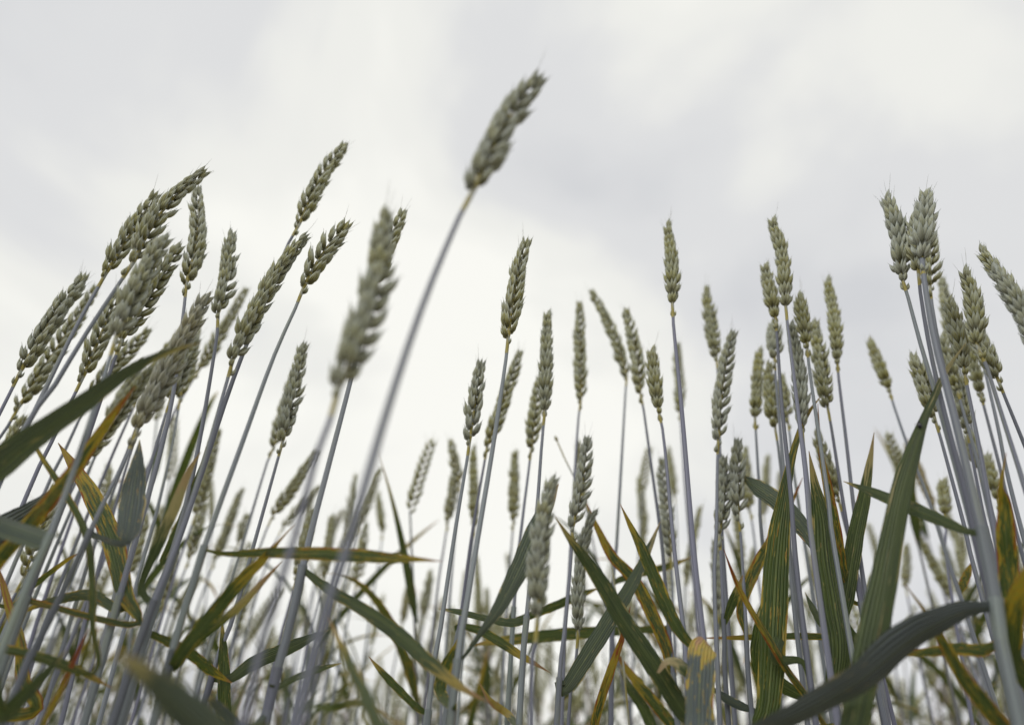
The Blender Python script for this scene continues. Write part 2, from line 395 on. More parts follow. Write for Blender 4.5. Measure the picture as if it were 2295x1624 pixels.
def interp(vals, n):
    out = []; m = len(vals)-1
    for i in range(n):
        s_ = i/(n-1)*m; j = min(m-1, int(s_)); t = s_-j; t = t*t*(3-2*t) if False else t
        out.append(vals[j]*(1-t)+vals[j+1]*t)
    return out
LEAFN = [0]; LEAFC = {}
def leaf(pid, pts, dy=0.0, off=-0.0015, tw=(0, 0), fold=0.22, age=0.5, bloom=0.0, rust=0.4, sheath=True, label=None, free=False, ripple=0.6, wf=0.82):
    """one traced blade of plant pid; pts = (x, y, width) in pixels from its base at the stem to its tip"""
    P = PLANTS[pid]; root = P['root']; LEAFN[0] += 1; seed = LEAFN[0]
    r0 = ray(pts[0][0], pts[0][1]).normalized(); best = None
    for i, q in enumerate(P['path']):
        d = ((q-CAM)-r0*((q-CAM).dot(r0))).length
        if best is None or d < best[0]: best = (d, i)
    i0 = best[1]; b = P['path'][i0]
    m = len(pts)-1; Q = [b]; first = at(pts[0][0], pts[0][1], b.y)
    if best[0] > 0.004: Q.append(first)
    for i in range(1, m+1): Q.append(at(pts[i][0], pts[i][1], b.y+dy*(i/m)**1.2+off))
    wid = [p[2]*wf for p in pts]
    if best[0] > 0.004: wid = [wid[0]*0.9]+wid
    n = 44; C = spline(Q, n)
    # widths by station: measured against the arc position of the control points
    L = [0]
    for i in range(1, len(Q)): L.append(L[-1]+(Q[i]-Q[i-1]).length)
    Wd = []
    for i, p in enumerate(C):
        s_ = L[-1]*i/(n-1); j = 0
        while j < len(L)-2 and L[j+1] < s_: j += 1
        t = (s_-L[j])/max(1e-9, L[j+1]-L[j]); t = min(1, max(0, t))
        w = (wid[j]*(1-t)+wid[j+1]*t)*depth(p)/F
        Wd.append(w)
    Wd = [(Wd[max(0, i-1)]+Wd[i]*2+Wd[min(n-1, i+1)])/4 for i in range(n)]
    tws = interp(list(tw), n)
    Wd = [max(0.0004, min(w/max(0.45, abs(math.cos(R(a)))), 0.024)) for w, a in zip(Wd, tws)]
    LEAFC[label] = C
    mb = leaf_mesh(C, Wd, tws, fold, seed, ripple)
    o = part(mb, 'leaf', [LEAF], root, (age, bloom, rust, 1))
    if label: o['label'] = label
    if sheath and i0 < len(P['path'])-6:
        seg = P['path'][i0:min(len(P['path'])-1, i0+16)]; rr = P['rad'][i0:i0+len(seg)]
        mb = MB(); mb.tube([seg[0]+(seg[0]-seg[1]).normalized()*0.002]+list(seg), [rr[0]*1.45]+[q*(1.22 if i else 1.4) for i, q in enumerate(rr)], 10)
        part(mb, 'sheath', [SHEATH], root, (random.Random(seed).choice([0, .2, .5, .9]), random.Random(seed+5).choice([0, 0, .3, .7]), 0, 1))
    return o

# ------------------------------------------------------------------ the plants the photograph shows one by one
# wheat(id, label, ear tip, ear base, ear width, ear turn, stem points below the ear)
wheat('A19', 'wheat plant with the largest out-of-focus ear, tall and knobbly, crossing a sharper stalk', (868, 468), (760, 868), 88, 62, [(746, 925), (712, 1010), (667, 1182), (649, 1240), (610, 1365), (560, 1560)], curve=-0.04, bloom=.55)
wheat('A20', 'tallest wheat plant, leaning, its soft-focus ear alone above all others against the sky', (1205, 172), (1062, 425), 82, 28, [(1040, 462), (960, 650), (880, 880), (800, 1150), (745, 1340), (680, 1560)], curve=.03, bloom=.7)
wheat('A82', 'wheat plant with a soft-focus grey ear in front of a broad green leaf', (1235, 1062), (1206, 1378), 60, 62, [(1200, 1440), (1195, 1480), (1190, 1624)], curve=.03, bloom=.75, k=.84)
wheat('A01', 'wheat plant at the edge of the dense clump, slender loose zigzag ear leaning', (194, 614), (46, 832), 50, 5, [(0, 925), (-60, 1040)], curve=.02, bloom=.6)
wheat('A02', 'wheat plant with long blurred ear leaning just behind the slender zigzag ear', (219, 640), (42, 912), 44, 20, [(0, 985), (-70, 1110)], bloom=.2)
wheat('A03', 'wheat plant with blurred leaning ear behind the crowded dense clump', (351, 432), (239, 610), 52, 40, [(166, 741), (56, 966), (0, 1080)], bloom=.2)
wheat('A04', 'wheat plant with thick bare grey stem crossing the clump below a curved ear', (458, 376), (298, 589), 56, 50, [(197, 741), (100, 900), (0, 1058)], curve=.05, bloom=.4)
wheat('A05', 'wheat plant with upright ear touching the curved ear at the top of the clump', (446, 420), (418, 635), 49, 12, [(412, 693), (385, 900), (330, 1120), (270, 1330)], curve=-.03, bloom=.5)
wheat('A06', 'wheat plant with the fattest ear of the dense clump, wide open husks', (372, 525), (262, 752), 66, 75, [(255, 775), (180, 1010), (100, 1230), (10, 1440)], curve=.02, bloom=.6)
wheat('A07', 'wheat plant whose ear is half hidden behind the fattest ear of the clump', (405, 545), (274, 760), 52, 70, [(262, 790), (190, 1000), (120, 1190), (40, 1400)], bloom=.3)
wheat('A08', 'wheat plant with ear hidden among the leaning bare stems of the clump', (268, 650), (187, 843), 50, 30, [(118, 985), (30, 1180)], bloom=.3)
wheat('A09', 'wheat plant with a pale blurred ear tip showing under the fattest ear', (337, 735), (205, 878), 42, 35, [(150, 1000), (80, 1150)], bloom=.15)
wheat('A10', 'wheat plant with blurred ear seen between the dark leaf and a rusty leaf', (340, 820), (195, 1030), 42, 60, [(140, 1140), (60, 1300)], bloom=.15)
wheat('A11', 'wheat plant with upright open ear with two long awn tips beside the clump', (519, 516), (489, 702), 50, 66, [(484, 768), (437, 1040), (385, 1240), (300, 1480)], curve=-.02, bloom=.5)
wheat('A12', 'wheat plant with straw-tinged ear of tight upright husks above a spotted grey leaf', (466, 655), (308, 960), 62, 84, [(300, 990), (223, 1146), (120, 1370), (6, 1616)], straw=.5, bloom=.6)
wheat('A13', 'wheat plant with slim blurred ear behind the open awned ear', (554, 646), (447, 828), 34, 20, [(400, 905), (322, 1067), (230, 1260)], bloom=.1)
wheat('A14', 'wheat plant with blurred ear on a thin neck beside the straw-tinged ear', (448, 705), (404, 890), 40, 25, [(385, 1000), (350, 1150), (300, 1330)], bloom=.1)
wheat('A15', 'wheat plant with long thick ear of spreading husks above a bundle of stems', (682, 522), (522, 806), 56, 78, [(510, 850), (440, 1090), (370, 1290), (270, 1560)], curve=.02, bloom=.4, k=1.0)
wheat('A16', 'wheat plant with neat narrow ear rising behind the long thick ear', (773, 320), (671, 502), 46, 8, [(640, 560), (530, 830), (452, 1060), (390, 1240), (330, 1420)], curve=.03, bloom=.3)
wheat('A17', 'wheat plant with flat braided ear on a long bare pale stem', (780, 496), (681, 643), 54, 18, [(676, 660), (614, 798), (540, 1000), (461, 1217), (420, 1350), (360, 1560)], curve=.03, bloom=.3)
wheat('A18', 'wheat plant with ear behind the big blurred one and thick stem bearing a drooping leaf', (904, 470), (838, 640), 50, 15, [(785, 856), (737, 1040), (690, 1220), (650, 1400), (595, 1620)], curve=.02, bloom=.3, fat=1.12)
wheat('A21', 'wheat plant with bristly ear standing beside a slightly smaller one on twin stems', (681, 768), (634, 988), 47, 55, [(625, 1020), (569, 1220), (520, 1390), (470, 1533)], bloom=.6)
wheat('A21b', 'wheat plant with small ear tucked behind the bristly ear of the twin stems', (660, 830), (614, 1000), 36, 30, [(603, 1022), (543, 1220), (500, 1360), (440, 1560)], bloom=.3)
wheat('A32', 'wheat plant with neat braided ear alone in the open sky on a long stem', (1180, 538), (1139, 756), 52, 10, [(1136, 790), (1105, 1000), (1055, 1300), (1012, 1600)], curve=.02, bloom=.35, fat=1.05)
wheat('A33', 'wheat plant with short loose grey ear with one long awn beside a taller stem', (1077, 808), (1053, 985), 49, 20, [(1050, 1010), (1019, 1196), (990, 1390), (957, 1617)], bloom=.75)
wheat('A34', 'wheat plant with blurred ear behind the long stem of the neat braided ear', (1167, 785), (1092, 1000), 40, 15, [(1085, 1040), (1058, 1196), (1030, 1400), (1004, 1560)], bloom=.15)
wheat('A35', 'wheat plant with straight bristly ear seen edge on, paired with a blurred one', (1227, 694), (1221, 920), 46, 86, [(1213, 1010), (1204, 1135), (1185, 1337), (1164, 1617)], bloom=.55)
wheat('A36', 'wheat plant with blurred ear just behind the straight bristly ear', (1208, 845), (1191, 1002), 40, 20, [(1184, 1060), (1168, 1190), (1150, 1390)], bloom=.15)
wheat('A39', 'wheat plant with slim upright ear between the bristly ear and a leaning pair', (1298, 676), (1302, 895), 36, 8, [(1298, 920), (1291, 1014), (1275, 1300), (1262, 1500)], bloom=.3)
wheat('A40', 'wheat plant with the highest ear of its row, open husks, on a stout dark stem', (1495, 495), (1507, 680), 47, 70, [(1510, 735), (1529, 930), (1553, 1220), (1577, 1440), (1590, 1600)], curve=-.02, bloom=.3, fat=1.1)
wheat('A41', 'wheat plant with slim ear hidden behind the stout stem of the highest ear', (1519, 768), (1524, 922), 30, 15, [(1530, 1010), (1545, 1200)], bloom=.3)
wheat('A42', 'wheat plant with narrow ear leaning away from its neighbours on a thin dark stem', (1325, 650), (1405, 842), 34, 5, [(1403, 860), (1392, 1050), (1382, 1220), (1372, 1400)], curve=-.03, bloom=.2)
wheat('A43', 'wheat plant with ear leaning between the narrow ear and the open ripe one', (1402, 692), (1435, 880), 38, 12, [(1440, 900), (1462, 1060), (1484, 1225), (1503, 1450)], curve=-.02, bloom=.25)
wheat('A44', 'wheat plant with open yellowish ear whose stem crosses a small grey ear', (1458, 774), (1475, 915), 46, 80, [(1488, 985), (1510, 1220), (1536, 1450), (1546, 1624)], bloom=.15, straw=.12)
wheat('A45', 'wheat plant with small grey zigzag ear behind a crossing stem', (1481, 1025), (1504, 1245), 38, 10, [(1506, 1290), (1512, 1450), (1516, 1617)], bloom=.85)
wheat('A46', 'wheat plant with blurred zigzag ear above the grey braided ear', (1580, 641), (1606, 800), 38, 40, [(1609, 840), (1613, 1000), (1618, 1200)], bloom=.25)
wheat('A47', 'wheat plant with long grey braided ear directly above a smaller grey ear', (1641, 742), (1610, 985), 45, 14, [(1608, 1020), (1606, 1190), (1604, 1400)], curve=.02, bloom=.8)
wheat('A48', 'wheat plant with loose grey ear directly below the long braided ear', (1622, 1020), (1612, 1196), 43, 20, [(1615, 1230), (1623, 1420), (1633, 1624)], curve=-.03, bloom=.9, k=.93)
wheat('A48b', 'wheat plant with dark grey ear low down behind the stem of the loose grey ear', (1603, 1200), (1608, 1365), 38, 85, [(1610, 1440), (1614, 1600)], bloom=.9)
wheat('A49', 'wheat plant with grey ear beside the two stacked grey ears, broad leaf behind it', (1652, 982), (1654, 1155), 46, 12, [(1660, 1200), (1672, 1400), (1686, 1617)], bloom=.8)
wheat('A50', 'wheat plant with blurred ear half behind the grey ear with the broad leaf', (1668, 1000), (1680, 1140), 32, 30, [(1690, 1200), (1704, 1330)], bloom=.15)
wheat('A51', 'wheat plant with tall ear of open husks overlapping the top of another ear', (1730, 486), (1761, 686), 48, 75, [(1764, 720), (1786, 900), (1808, 1080), (1830, 1290)], curve=-.03, bloom=.35)
wheat('A52', 'wheat plant with awned ear overlapping the tall open ear beside it', (1712, 588), (1738, 712), 46, 70, [(1742, 760), (1752, 905), (1772, 1101), (1800, 1400)], bloom=.2)
wheat('A52b', 'wheat plant with pale ear directly below the awned overlapping ear', (1733, 716), (1736, 802), 42, 25, [(1738, 840), (1752, 1000), (1765, 1150), (1790, 1450)], bloom=.6)
wheat('A53', 'wheat plant with sharp blue-grey ear of spiky husks above the orange leaf tip', (1771, 718), (1797, 955), 48, 80, [(1800, 988), (1827, 1225), (1853, 1430), (1880, 1617)], curve=-.02, bloom=1.0)
wheat('A54', 'wheat plant with pale blurred ear beside the spiky blue-grey ear', (1790, 654), (1808, 770), 47, 60, [(1812, 810), (1825, 904), (1858, 1130), (1880, 1290)], bloom=.1)
wheat('A55', 'wheat plant with long blurred ear hanging below the pale blurred ear', (1824, 716), (1855, 912), 44, 30, [(1862, 950), (1902, 1202), (1925, 1330)], bloom=.2)
wheat('A56', 'wheat plant with upright olive ear on a thin dark stem beside open sky', (1853, 618), (1876, 806), 42, 65, [(1880, 850), (1898, 1000), (1917, 1163), (1960, 1450)], curve=-.02, bloom=.15)
wheat('A57', 'wheat plant with short olive ear alone in open sky on a leaning stem', (1945, 755), (1992, 870), 38, 60, [(1999, 896), (2038, 1009), (2077, 1107), (2130, 1270), (2190, 1450)], bloom=.05, straw=.1)
wheat('A57b', 'wheat plant with withered brown ear behind the leaning stem of the short olive ear', (2028, 985), (2092, 1135), 30, 40, [(2110, 1190), (2150, 1330), (2180, 1430)], straw=.95, bloom=0)
wheat('A58', 'wheat plant with soft olive ear on a tapering neck beside a second soft ear', (1702, 776), (1692, 935), 40, 70, [(1695, 985), (1702, 1100), (1715, 1280)], bloom=.1)
wheat('A59', 'wheat plant with soft olive ear behind the stem of the pale ear', (1720, 808), (1737, 957), 42, 40, [(1744, 1000), (1758, 1120), (1775, 1260)], bloom=.1)
wheat('A60', 'wheat plant with soft ear showing between two grey stems by the spiky ear', (1748, 835), (1765, 938), 38, 30, [(1772, 990), (1790, 1130)], bloom=.15)
wheat('A79', 'wheat plant with blurred ear crossed by a bluish stem behind the dark leaf', (1826, 962), (1878, 1112), 44, 30, [(1890, 1160), (1915, 1260), (1945, 1380)], bloom=.15)
wheat('A67', 'wheat plant with large sharp ear leaning away from its twin at the top', (1985, 432), (2020, 618), 60, 72, [(2032, 655), (2063, 770), (2096, 880), (2165, 1130), (2215, 1330), (2262, 1520)], curve=-.03, bloom=.75, fat=1.0, k=1.14)
wheat('A68', 'wheat plant with fattest sharp ear, pale husks, on a thick stem with broad leaves', (2073, 424), (2066, 580), 66, 84, [(2069, 612), (2094, 760), (2138, 930), (2200, 1190), (2238, 1380), (2278, 1600)], bloom=.95, fat=1.45, k=1.18)
wheat('A69', 'wheat plant with ear mostly hidden behind the fattest sharp ear', (2084, 500), (2084, 640), 48, 15, [(2090, 690), (2110, 800), (2160, 1010), (2210, 1250)], bloom=.3)
wheat('A70', 'wheat plant with dark-based ear squeezed between the two large sharp ears', (2045, 480), (2058, 606), 54, 40, [(2062, 650), (2080, 760), (2112, 905), (2178, 1160), (2222, 1360)], bloom=.5)
wheat('A71', 'wheat plant with ear of open husks and a long awn, behind the orange leaf tip', (2122, 664), (2160, 826), 54, 70, [(2168, 868), (2200, 1030), (2234, 1219), (2262, 1380)], curve=-.02, bloom=.35)
wheat('A72', 'wheat plant with spiky ear overlapping the open awned ear beside it', (2163, 598), (2189, 772), 56, 50, [(2204, 800), (2255, 960), (2302, 1110), (2340, 1260)], curve=-.03, bloom=.35)
wheat('A73', 'wheat plant with ear below the spiky ear, half hidden by its stem', (2188, 740), (2235, 846), 50, 25, [(2246, 874), (2295, 994), (2350, 1130)], bloom=.3)
wheat('A74', 'wheat plant with leaning ear at the field edge, behind an overlapping paler ear', (2192, 550), (2325, 770), 54, 40, [(2350, 820), (2420, 1000), (2470, 1200)], curve=-.03, bloom=.3)
wheat('A74b', 'wheat plant with big pale leaning ear overlapping the ear behind it', (2222, 590), (2345, 850), 62, 70, [(2375, 910), (2450, 1100), (2510, 1300)], curve=-.04, bloom=.85)
wheat('A75', 'wheat plant with dark braided ear crossed by a long orange-tipped leaf', (2043, 790), (2094, 935), 48, 12, [(2108, 981), (2135, 1080), (2161, 1177), (2210, 1370)], curve=-.02, bloom=.35)
wheat('A76', 'wheat plant with short braided ear pressed against a grey stem', (2145, 840), (2166, 960), 46, 15, [(2176, 1010), (2200, 1130), (2240, 1290)], bloom=.4)
wheat('A76b', 'wheat plant with dark ear right below the short braided ear', (2168, 965), (2194, 1048), 44, 30, [(2202, 1080), (2234, 1222), (2262, 1350)], bloom=.25)
wheat('A77', 'wheat plant with soft blurred ear behind the thin stems near the rusty leaf', (2208, 1014), (2236, 1118), 40, 40, [(2250, 1170), (2285, 1300)], bloom=.1)
wheat('A78', 'wheat plant with pale soft ear in the gap above the horizontal leaf', (2114, 1069), (2117, 1152), 38, 60, [(2122, 1210), (2132, 1330)], bloom=.1)
wheat('A83', 'wheat plant with crisp grey ear of plump husks just above another crisp ear', (1317, 978), (1284, 1180), 47, 18, [(1279, 1260), (1265, 1420), (1248, 1624)], curve=-.02, bloom=.9, fat=1.1)
wheat('A84', 'wheat plant with crisp grey ear of fanned narrow husks, lowest of its pair', (1328, 1136), (1296, 1412), 44, 84, [(1291, 1477), (1284, 1540), (1274, 1620)], curve=.04, bloom=.95, k=.92)
# soft ears farther back, still one by one
far = [((714, 1009), (612, 1154), 33), ((719, 1087), (635, 1180), 28), ((543, 1092), (482, 1255), 28), ((556, 1150), (535, 1215), 28), ((701, 1138), (667, 1290), 38),
       ((798, 1062), (777, 1188), 24), ((851, 1047), (806, 1176), 27), ((846, 1100), (858, 1192), 24), ((768, 1141), (733, 1218), 23), ((1154, 1007), (1151, 1166), 31),
       ((1009, 984), (1030, 1080), 31), ((1022, 1040), (1004, 1168), 30), ((1060, 995), (1064, 1180), 32), ((1721, 1018), (1711, 1155), 24), ((1748, 1050), (1752, 1120), 24),
       ((1432, 1066), (1445, 1205), 25), ((1497, 1000), (1512, 1112), 24), ((1571, 1130), (1535, 1290), 27), ((126, 1085), (55, 1290), 46), ((55, 930), (8, 1040), 44),
       ((2032, 1217), (2030, 1315), 26), ((2052, 1190), (2130, 1335), 30), ((245, 1040), (232, 1120), 30), ((965, 1275), (950, 1380), 24), ((918, 1300), (902, 1395), 24),
       ((460, 1125), (425, 1250), 32), ((395, 1170), (370, 1340), 36), ((330, 1150), (285, 1290), 34), ((820, 1170), (800, 1300), 28), ((745, 1150), (728, 1290), 30),
       ((2110, 1210), (2140, 1300), 26), ((490, 960), (440, 1150), 34)]
FARL = ['leaning slim ear pointing at the stem of the biggest blurred ear', 'leaning thin ear half behind the thick drooping-leaf stem', 'small tilted ear behind the level rusty-edged leaf base', 'stubby ear between the twin stems and a small tilted ear',
        'knobbly ear tucked against the thick stem just above the level leaf', 'thin straight ear close to the blurred stem of the tallest plant', 'thin ear crossing behind the blurred stem of the tallest plant', 'small ear hanging the other way beside the tallest plant stem',
        'small straw-coloured ear between two blurred stems', 'lone soft straight ear between the braided-ear stem and the edge-on ear', 'soft ear tipping over above another soft ear', 'soft straight ear beneath the tipped-over one', 'soft ear directly behind the short loose grey ear',
        'thin soft ear above the broad leaf near the pale stems', 'little soft ear next to the orange twisted leaf tip', 'soft ear standing clear right of the thin dark stem', 'soft ear glimpsed behind the small grey zigzag ear', 'soft tilted ear beside the stout dark stem',
        'large soft grey ear deep among the leaning stems of the clump', 'soft ear behind the lowest leaning stems of the clump', 'small soft ear above the arching blue-grey blade', 'leaning soft ear behind the thick stem with broad leaves', 'faint short ear beside the spotted grey leaf',
        'small soft ear in the open gap, the lighter of two', 'small soft brownish ear in the open gap', 'soft ear behind the bundle of stems and dead tan blade', 'long soft ear low behind the bundle of stems', 'soft ear below the spotted grey leaf', 'soft ear just above the level rusty-edged leaf',
        'soft ear touching the top margin of the level leaf', 'soft short ear close by the leaning soft ear', 'soft ear behind the bundle below the long thick ear']
for i, (t, b, w) in enumerate(far):
    lx = (t[0]-b[0])/max(1, b[1]-t[1])
    vx = (CX+250-b[0])/2900*0.9
    S = [(b[0]-vx*60-lx*15, b[1]+60), (b[0]-vx*230-lx*30, b[1]+230)]
    wheat('F%02d' % i, 'wheat plant farther back, '+FARL[i], t, b, w, (i*37) % 90, S, bloom=.05+.1*(i % 3), straw=.35 if i in (8, 24) else .08)

brg = random.Random(21)
for i in range(6):                                     # ears buried in the crowded clump, stems showing below it
    bx, by = brg.uniform(200, 430), brg.uniform(860, 1000); ln = brg.uniform(150, 200); m = brg.uniform(.35, .55); w = brg.uniform(36, 46)
    wheat('B%02d' % i, 'wheat plant buried deep in the crowded clump, its ear hidden behind others', (bx+ln*m, by-ln*.85), (bx, by), w, brg.uniform(0, 90),
          [(bx-m*.85*150, by+150), (bx-m*.8*420, by+420), (bx-m*.75*680, by+680)], bloom=brg.uniform(.1, .5))
for i in range(4):
    bx, by = brg.uniform(2090, 2200), brg.uniform(690, 900); ln = brg.uniform(110, 150); m = -brg.uniform(.15, .3); w = brg.uniform(38, 46)
    wheat('C%02d' % i, 'wheat plant squeezed behind the stems beside the fattest sharp ear', (bx+ln*m, by-ln), (bx, by), w, brg.uniform(0, 90),
          [(bx-m*150, by+150), (bx-m*420, by+420)], bloom=brg.uniform(.1, .5))
# ------------------------------------------------------------------ leaves: (x, y, width) from the base at the stem to the tip
leaf('A06', [(-70, 1130, 60), (0, 1055, 82), (100, 975, 68), (200, 900, 50), (300, 828, 30), (380, 788, 17), (450, 768, 1)], tw=(48, 55, 45, 20), fold=.3, age=.2, bloom=.6, rust=.12, dy=-.03, label='long dark blade with an orange tip')
leaf('A04', [(-60, 1330, 34), (0, 1250, 40), (60, 1182, 44), (160, 1060, 36), (230, 962, 26), (272, 905, 12), (303, 866, 1)], tw=(10, -10, 20), age=.45, bloom=.05, rust=.95, dy=-.03, label='rust-streaked blade')
leaf('A03', [(-80, 1260, 50), (-10, 1200, 80), (50, 1165, 78), (105, 1120, 40), (135, 1080, 2)], tw=(0, 10), age=.05, bloom=.95, rust=0, fold=.15)
leaf('A12', [(212, 1508, 12), (208, 1400, 17), (207, 1300, 18), (195, 1200, 19), (150, 1110, 18), (92, 1022, 12), (62, 961, 1)], tw=(0, 30, -10), age=.3, bloom=0, rust=.55, dy=.02)
leaf('A07', [(300, 1400, 18), (280, 1330, 42), (252, 1210, 56), (205, 1110, 48), (165, 1045, 30), (130, 992, 1)], tw=(15, 0, -10), age=.4, rust=.75, bloom=.1, dy=.04)
leaf('A12', [(270, 1218, 14), (286, 1190, 46), (296, 1130, 56), (304, 1070, 44), (310, 1020, 20), (313, 985, 1)], tw=(0, 0), age=.05, bloom=.85, rust=.30, fold=.12, dy=.015, wf=1.0, label='grey underside of a spotted blade')
leaf('A15', [(318, 1310, 18), (360, 1210, 30), (395, 1130, 30), (425, 1055, 18), (450, 1012, 1)], tw=(10, 30), age=.95, bloom=.2, rust=.05, dy=-.01, label='dead tan blade')
leaf('A16', [(362, 1260, 12), (400, 1180, 20), (432, 1100, 20), (452, 1045, 12), (462, 1000, 1)], tw=(0, 20), age=.2, rust=.4)
leaf('A08', [(20, 1360, 10), (60, 1325, 15), (110, 1285, 15), (150, 1255, 10), (182, 1235, 1)], tw=(40, 20), age=.5, rust=.6)
leaf('A05', [(292, 1352, 14), (262, 1362, 26), (200, 1333, 30), (125, 1345, 24), (70, 1362, 12), (38, 1382, 1)], tw=(20, -10, 10), age=.4, bloom=.4, rust=.5, dy=.03)
leaf('A01', [(58, 1600, 34), (52, 1520, 36), (46, 1440, 30), (27, 1380, 24), (8, 1310, 16), (-8, 1260, 1)], tw=(0, 25), age=.5, rust=.8, sheath=False)
leaf('A03', [(-50, 1445, 18), (0, 1453, 24), (100, 1475, 24), (165, 1498, 22), (215, 1522, 14), (250, 1540, 1)], tw=(30, 10), age=.3, rust=.5, bloom=.1, fold=.5)
leaf('A19', [(560, 1760, 60), (480, 1650, 100), (400, 1575, 92), (330, 1512, 56), (285, 1478, 24), (250, 1455, 1)], tw=(0, 0), age=.6, bloom=.7, rust=.1, dy=-.05, label='close blurred blade with a yellow tip')
leaf('A17', [(385, 1500, 30), (411, 1456, 36), (484, 1367, 40), (540, 1300, 36), (588, 1253, 24), (625, 1212, 8), (660, 1174, 1)], tw=(0, 10, 30), age=.7, rust=.45, dy=-.01, label='green blade dying back to a tan tip')
leaf('A17', [(392, 1498, 18), (440, 1440, 24), (533, 1362, 23), (594, 1298, 14), (633, 1256, 1)], tw=(20, 30, 20), age=.95, rust=.3, dy=.015)
leaf('A21', [(503, 1660, 26), (503, 1570, 34), (502, 1500, 33), (500, 1440, 20), (498, 1388, 1)], tw=(0, 10), age=.2, rust=.35, sheath=False)
leaf('A17', [(452, 1246, 6), (510, 1241, 15), (600, 1238, 27), (700, 1240, 36), (800, 1244, 37), (880, 1250, 28), (940, 1253, 12), (990, 1257, 1)], tw=(40, 5, 0, -5), fold=.1, age=.38, bloom=0, rust=.75, dy=-.035, label='blade lying level with yellow and rusty margins')
leaf('A18', [(680, 1282, 16), (738, 1322, 28), (815, 1367, 35), (893, 1422, 42), (963, 1485, 40), (1030, 1537, 22), (1095, 1573, 1)], tw=(30, 10, 0, 10), age=.45, bloom=.25, rust=.35, dy=-.04, label='drooping blade with a tan tip')
leaf('A19', [(862, 1680, 44), (846, 1624, 46), (820, 1560, 40), (790, 1500, 32), (760, 1436, 16), (736, 1380, 1)], tw=(0, 10), age=.45, rust=.45, bloom=.1, dy=.10, sheath=False)
leaf('A21', [(516, 1520, 24), (568, 1486, 38), (652, 1450, 36), (700, 1428, 20), (738, 1410, 1)], tw=(10, 20), age=.05, bloom=.3, rust=.1, dy=.06)
leaf('A33', [(962, 1612, 12), (932, 1582, 20), (876, 1526, 22), (845, 1492, 12), (826, 1470, 1)], tw=(10, 10), age=.4, rust=.4)
leaf('A18', [(610, 1545, 14), (660, 1520, 18), (715, 1500, 18), (766, 1485, 1)], tw=(20, 30), age=.3, rust=.2, dy=.15)
leaf('A32', [(1049, 1460, 10), (1080, 1416, 18), (1122, 1356, 38), (1164, 1275, 54), (1202, 1185, 52), (1232, 1125, 32), (1252, 1084, 1)], tw=(40, 15, 5, 15), age=.25, bloom=.55, rust=.22, dy=.02, label='broad upright blue-green blade')
leaf('A35', [(1182, 1396, 18), (1148, 1394, 24), (1096, 1386, 18), (1025, 1369, 16), (982, 1363, 1)], tw=(15, 30), age=.2, bloom=.25, rust=.25, dy=.04)
leaf('A34', [(1026, 1403, 12), (1072, 1412, 24), (1124, 1441, 26), (1170, 1470, 20), (1205, 1490, 9), (1232, 1506, 1)], tw=(20, 10), age=.85, rust=.45, dy=-.06)
leaf('A45', [(1412, 1412, 20), (1371, 1413, 28), (1256, 1421, 34), (1142, 1433, 28), (1090, 1440, 14), (1052, 1446, 1)], tw=(10, 0), age=.35, rust=.4, dy=.0, sheath=False)
leaf('A83', [(1262, 1548, 30), (1300, 1495, 44), (1371, 1382, 46), (1420, 1302, 34), (1452, 1235, 20), (1480, 1168, 1)], tw=(10, 0, 15), age=.25, bloom=.45, rust=.2, dy=.03)
leaf('A40', [(1590, 1680, 30), (1531, 1592, 50), (1467, 1492, 54), (1400, 1392, 50), (1335, 1285, 40), (1278, 1208, 18), (1244, 1157, 1)], tw=(0, 8, -10), age=.22, bloom=.25, rust=.28, dy=-.05, label='broad dark diagonal blade')
leaf('A43', [(1508, 1515, 22), (1490, 1440, 34), (1450, 1352, 36), (1418, 1295, 34), (1372, 1245, 28), (1338, 1180, 16), (1314, 1125, 1)], tw=(10, 0, 20), age=.5, bloom=.15, rust=1.0, dy=-.01, label='red-edged rusty blade')
leaf('A40', [(1572, 1470, 14), (1523, 1413, 32), (1481, 1326, 38), (1442, 1235, 30), (1412, 1175, 14), (1390, 1129, 1)], tw=(5, 10), age=.4, rust=.55, bloom=.05, dy=-.01)
leaf('A42', [(1376, 1305, 14), (1424, 1288, 22), (1500, 1268, 18), (1552, 1247, 1)], tw=(10, 30), age=.5, rust=.5, dy=.05)
leaf('A36', [(1152, 1390, 16), (1225, 1365, 24), (1300, 1334, 22), (1345, 1316, 1)], tw=(10, 20), age=.3, rust=.4, dy=.05)
leaf('A40', [(1604, 1760, 50), (1572, 1680, 60), (1567, 1600, 62), (1569, 1530, 63), (1573, 1470, 62), (1576, 1450, 60), (1580, 1441, 50), (1584, 1437, 30)], tw=(0, 0), fold=.12, age=.3, bloom=.9, rust=.42, wf=1.0, off=-.035, dy=.02, label='pale striped blade folded over at the top', sheath=False)
leaf('A40', [(1585, 1530, 26), (1552, 1510, 34), (1520, 1484, 30), (1494, 1480, 20), (1474, 1506, 6)], tw=(10, 30, 60), age=.5, bloom=.15, rust=.0, off=-.02, label='short blade with a curled tan tip')
leaf('A12', [(80, 1690, 12), (97, 1624, 15), (140, 1540, 16), (175, 1460, 12), (198, 1408, 1)], tw=(20, 10), fold=.6, age=1.0, rust=1.0, off=.01, sheath=False, label='dark red rolled blade')
leaf('A06', [(-20, 1500, 30), (0, 1600, 46), (50, 1560, 40), (110, 1500, 24), (150, 1455, 1)], tw=(10, 20), age=.1, bloom=.3, rust=.2, off=.02, sheath=False)
leaf('A20', [(700, 1560, 16), (745, 1585, 22), (800, 1575, 22), (850, 1590, 12), (890, 1625, 1)], tw=(20, 20), age=.2, rust=.2, off=.12, sheath=False)
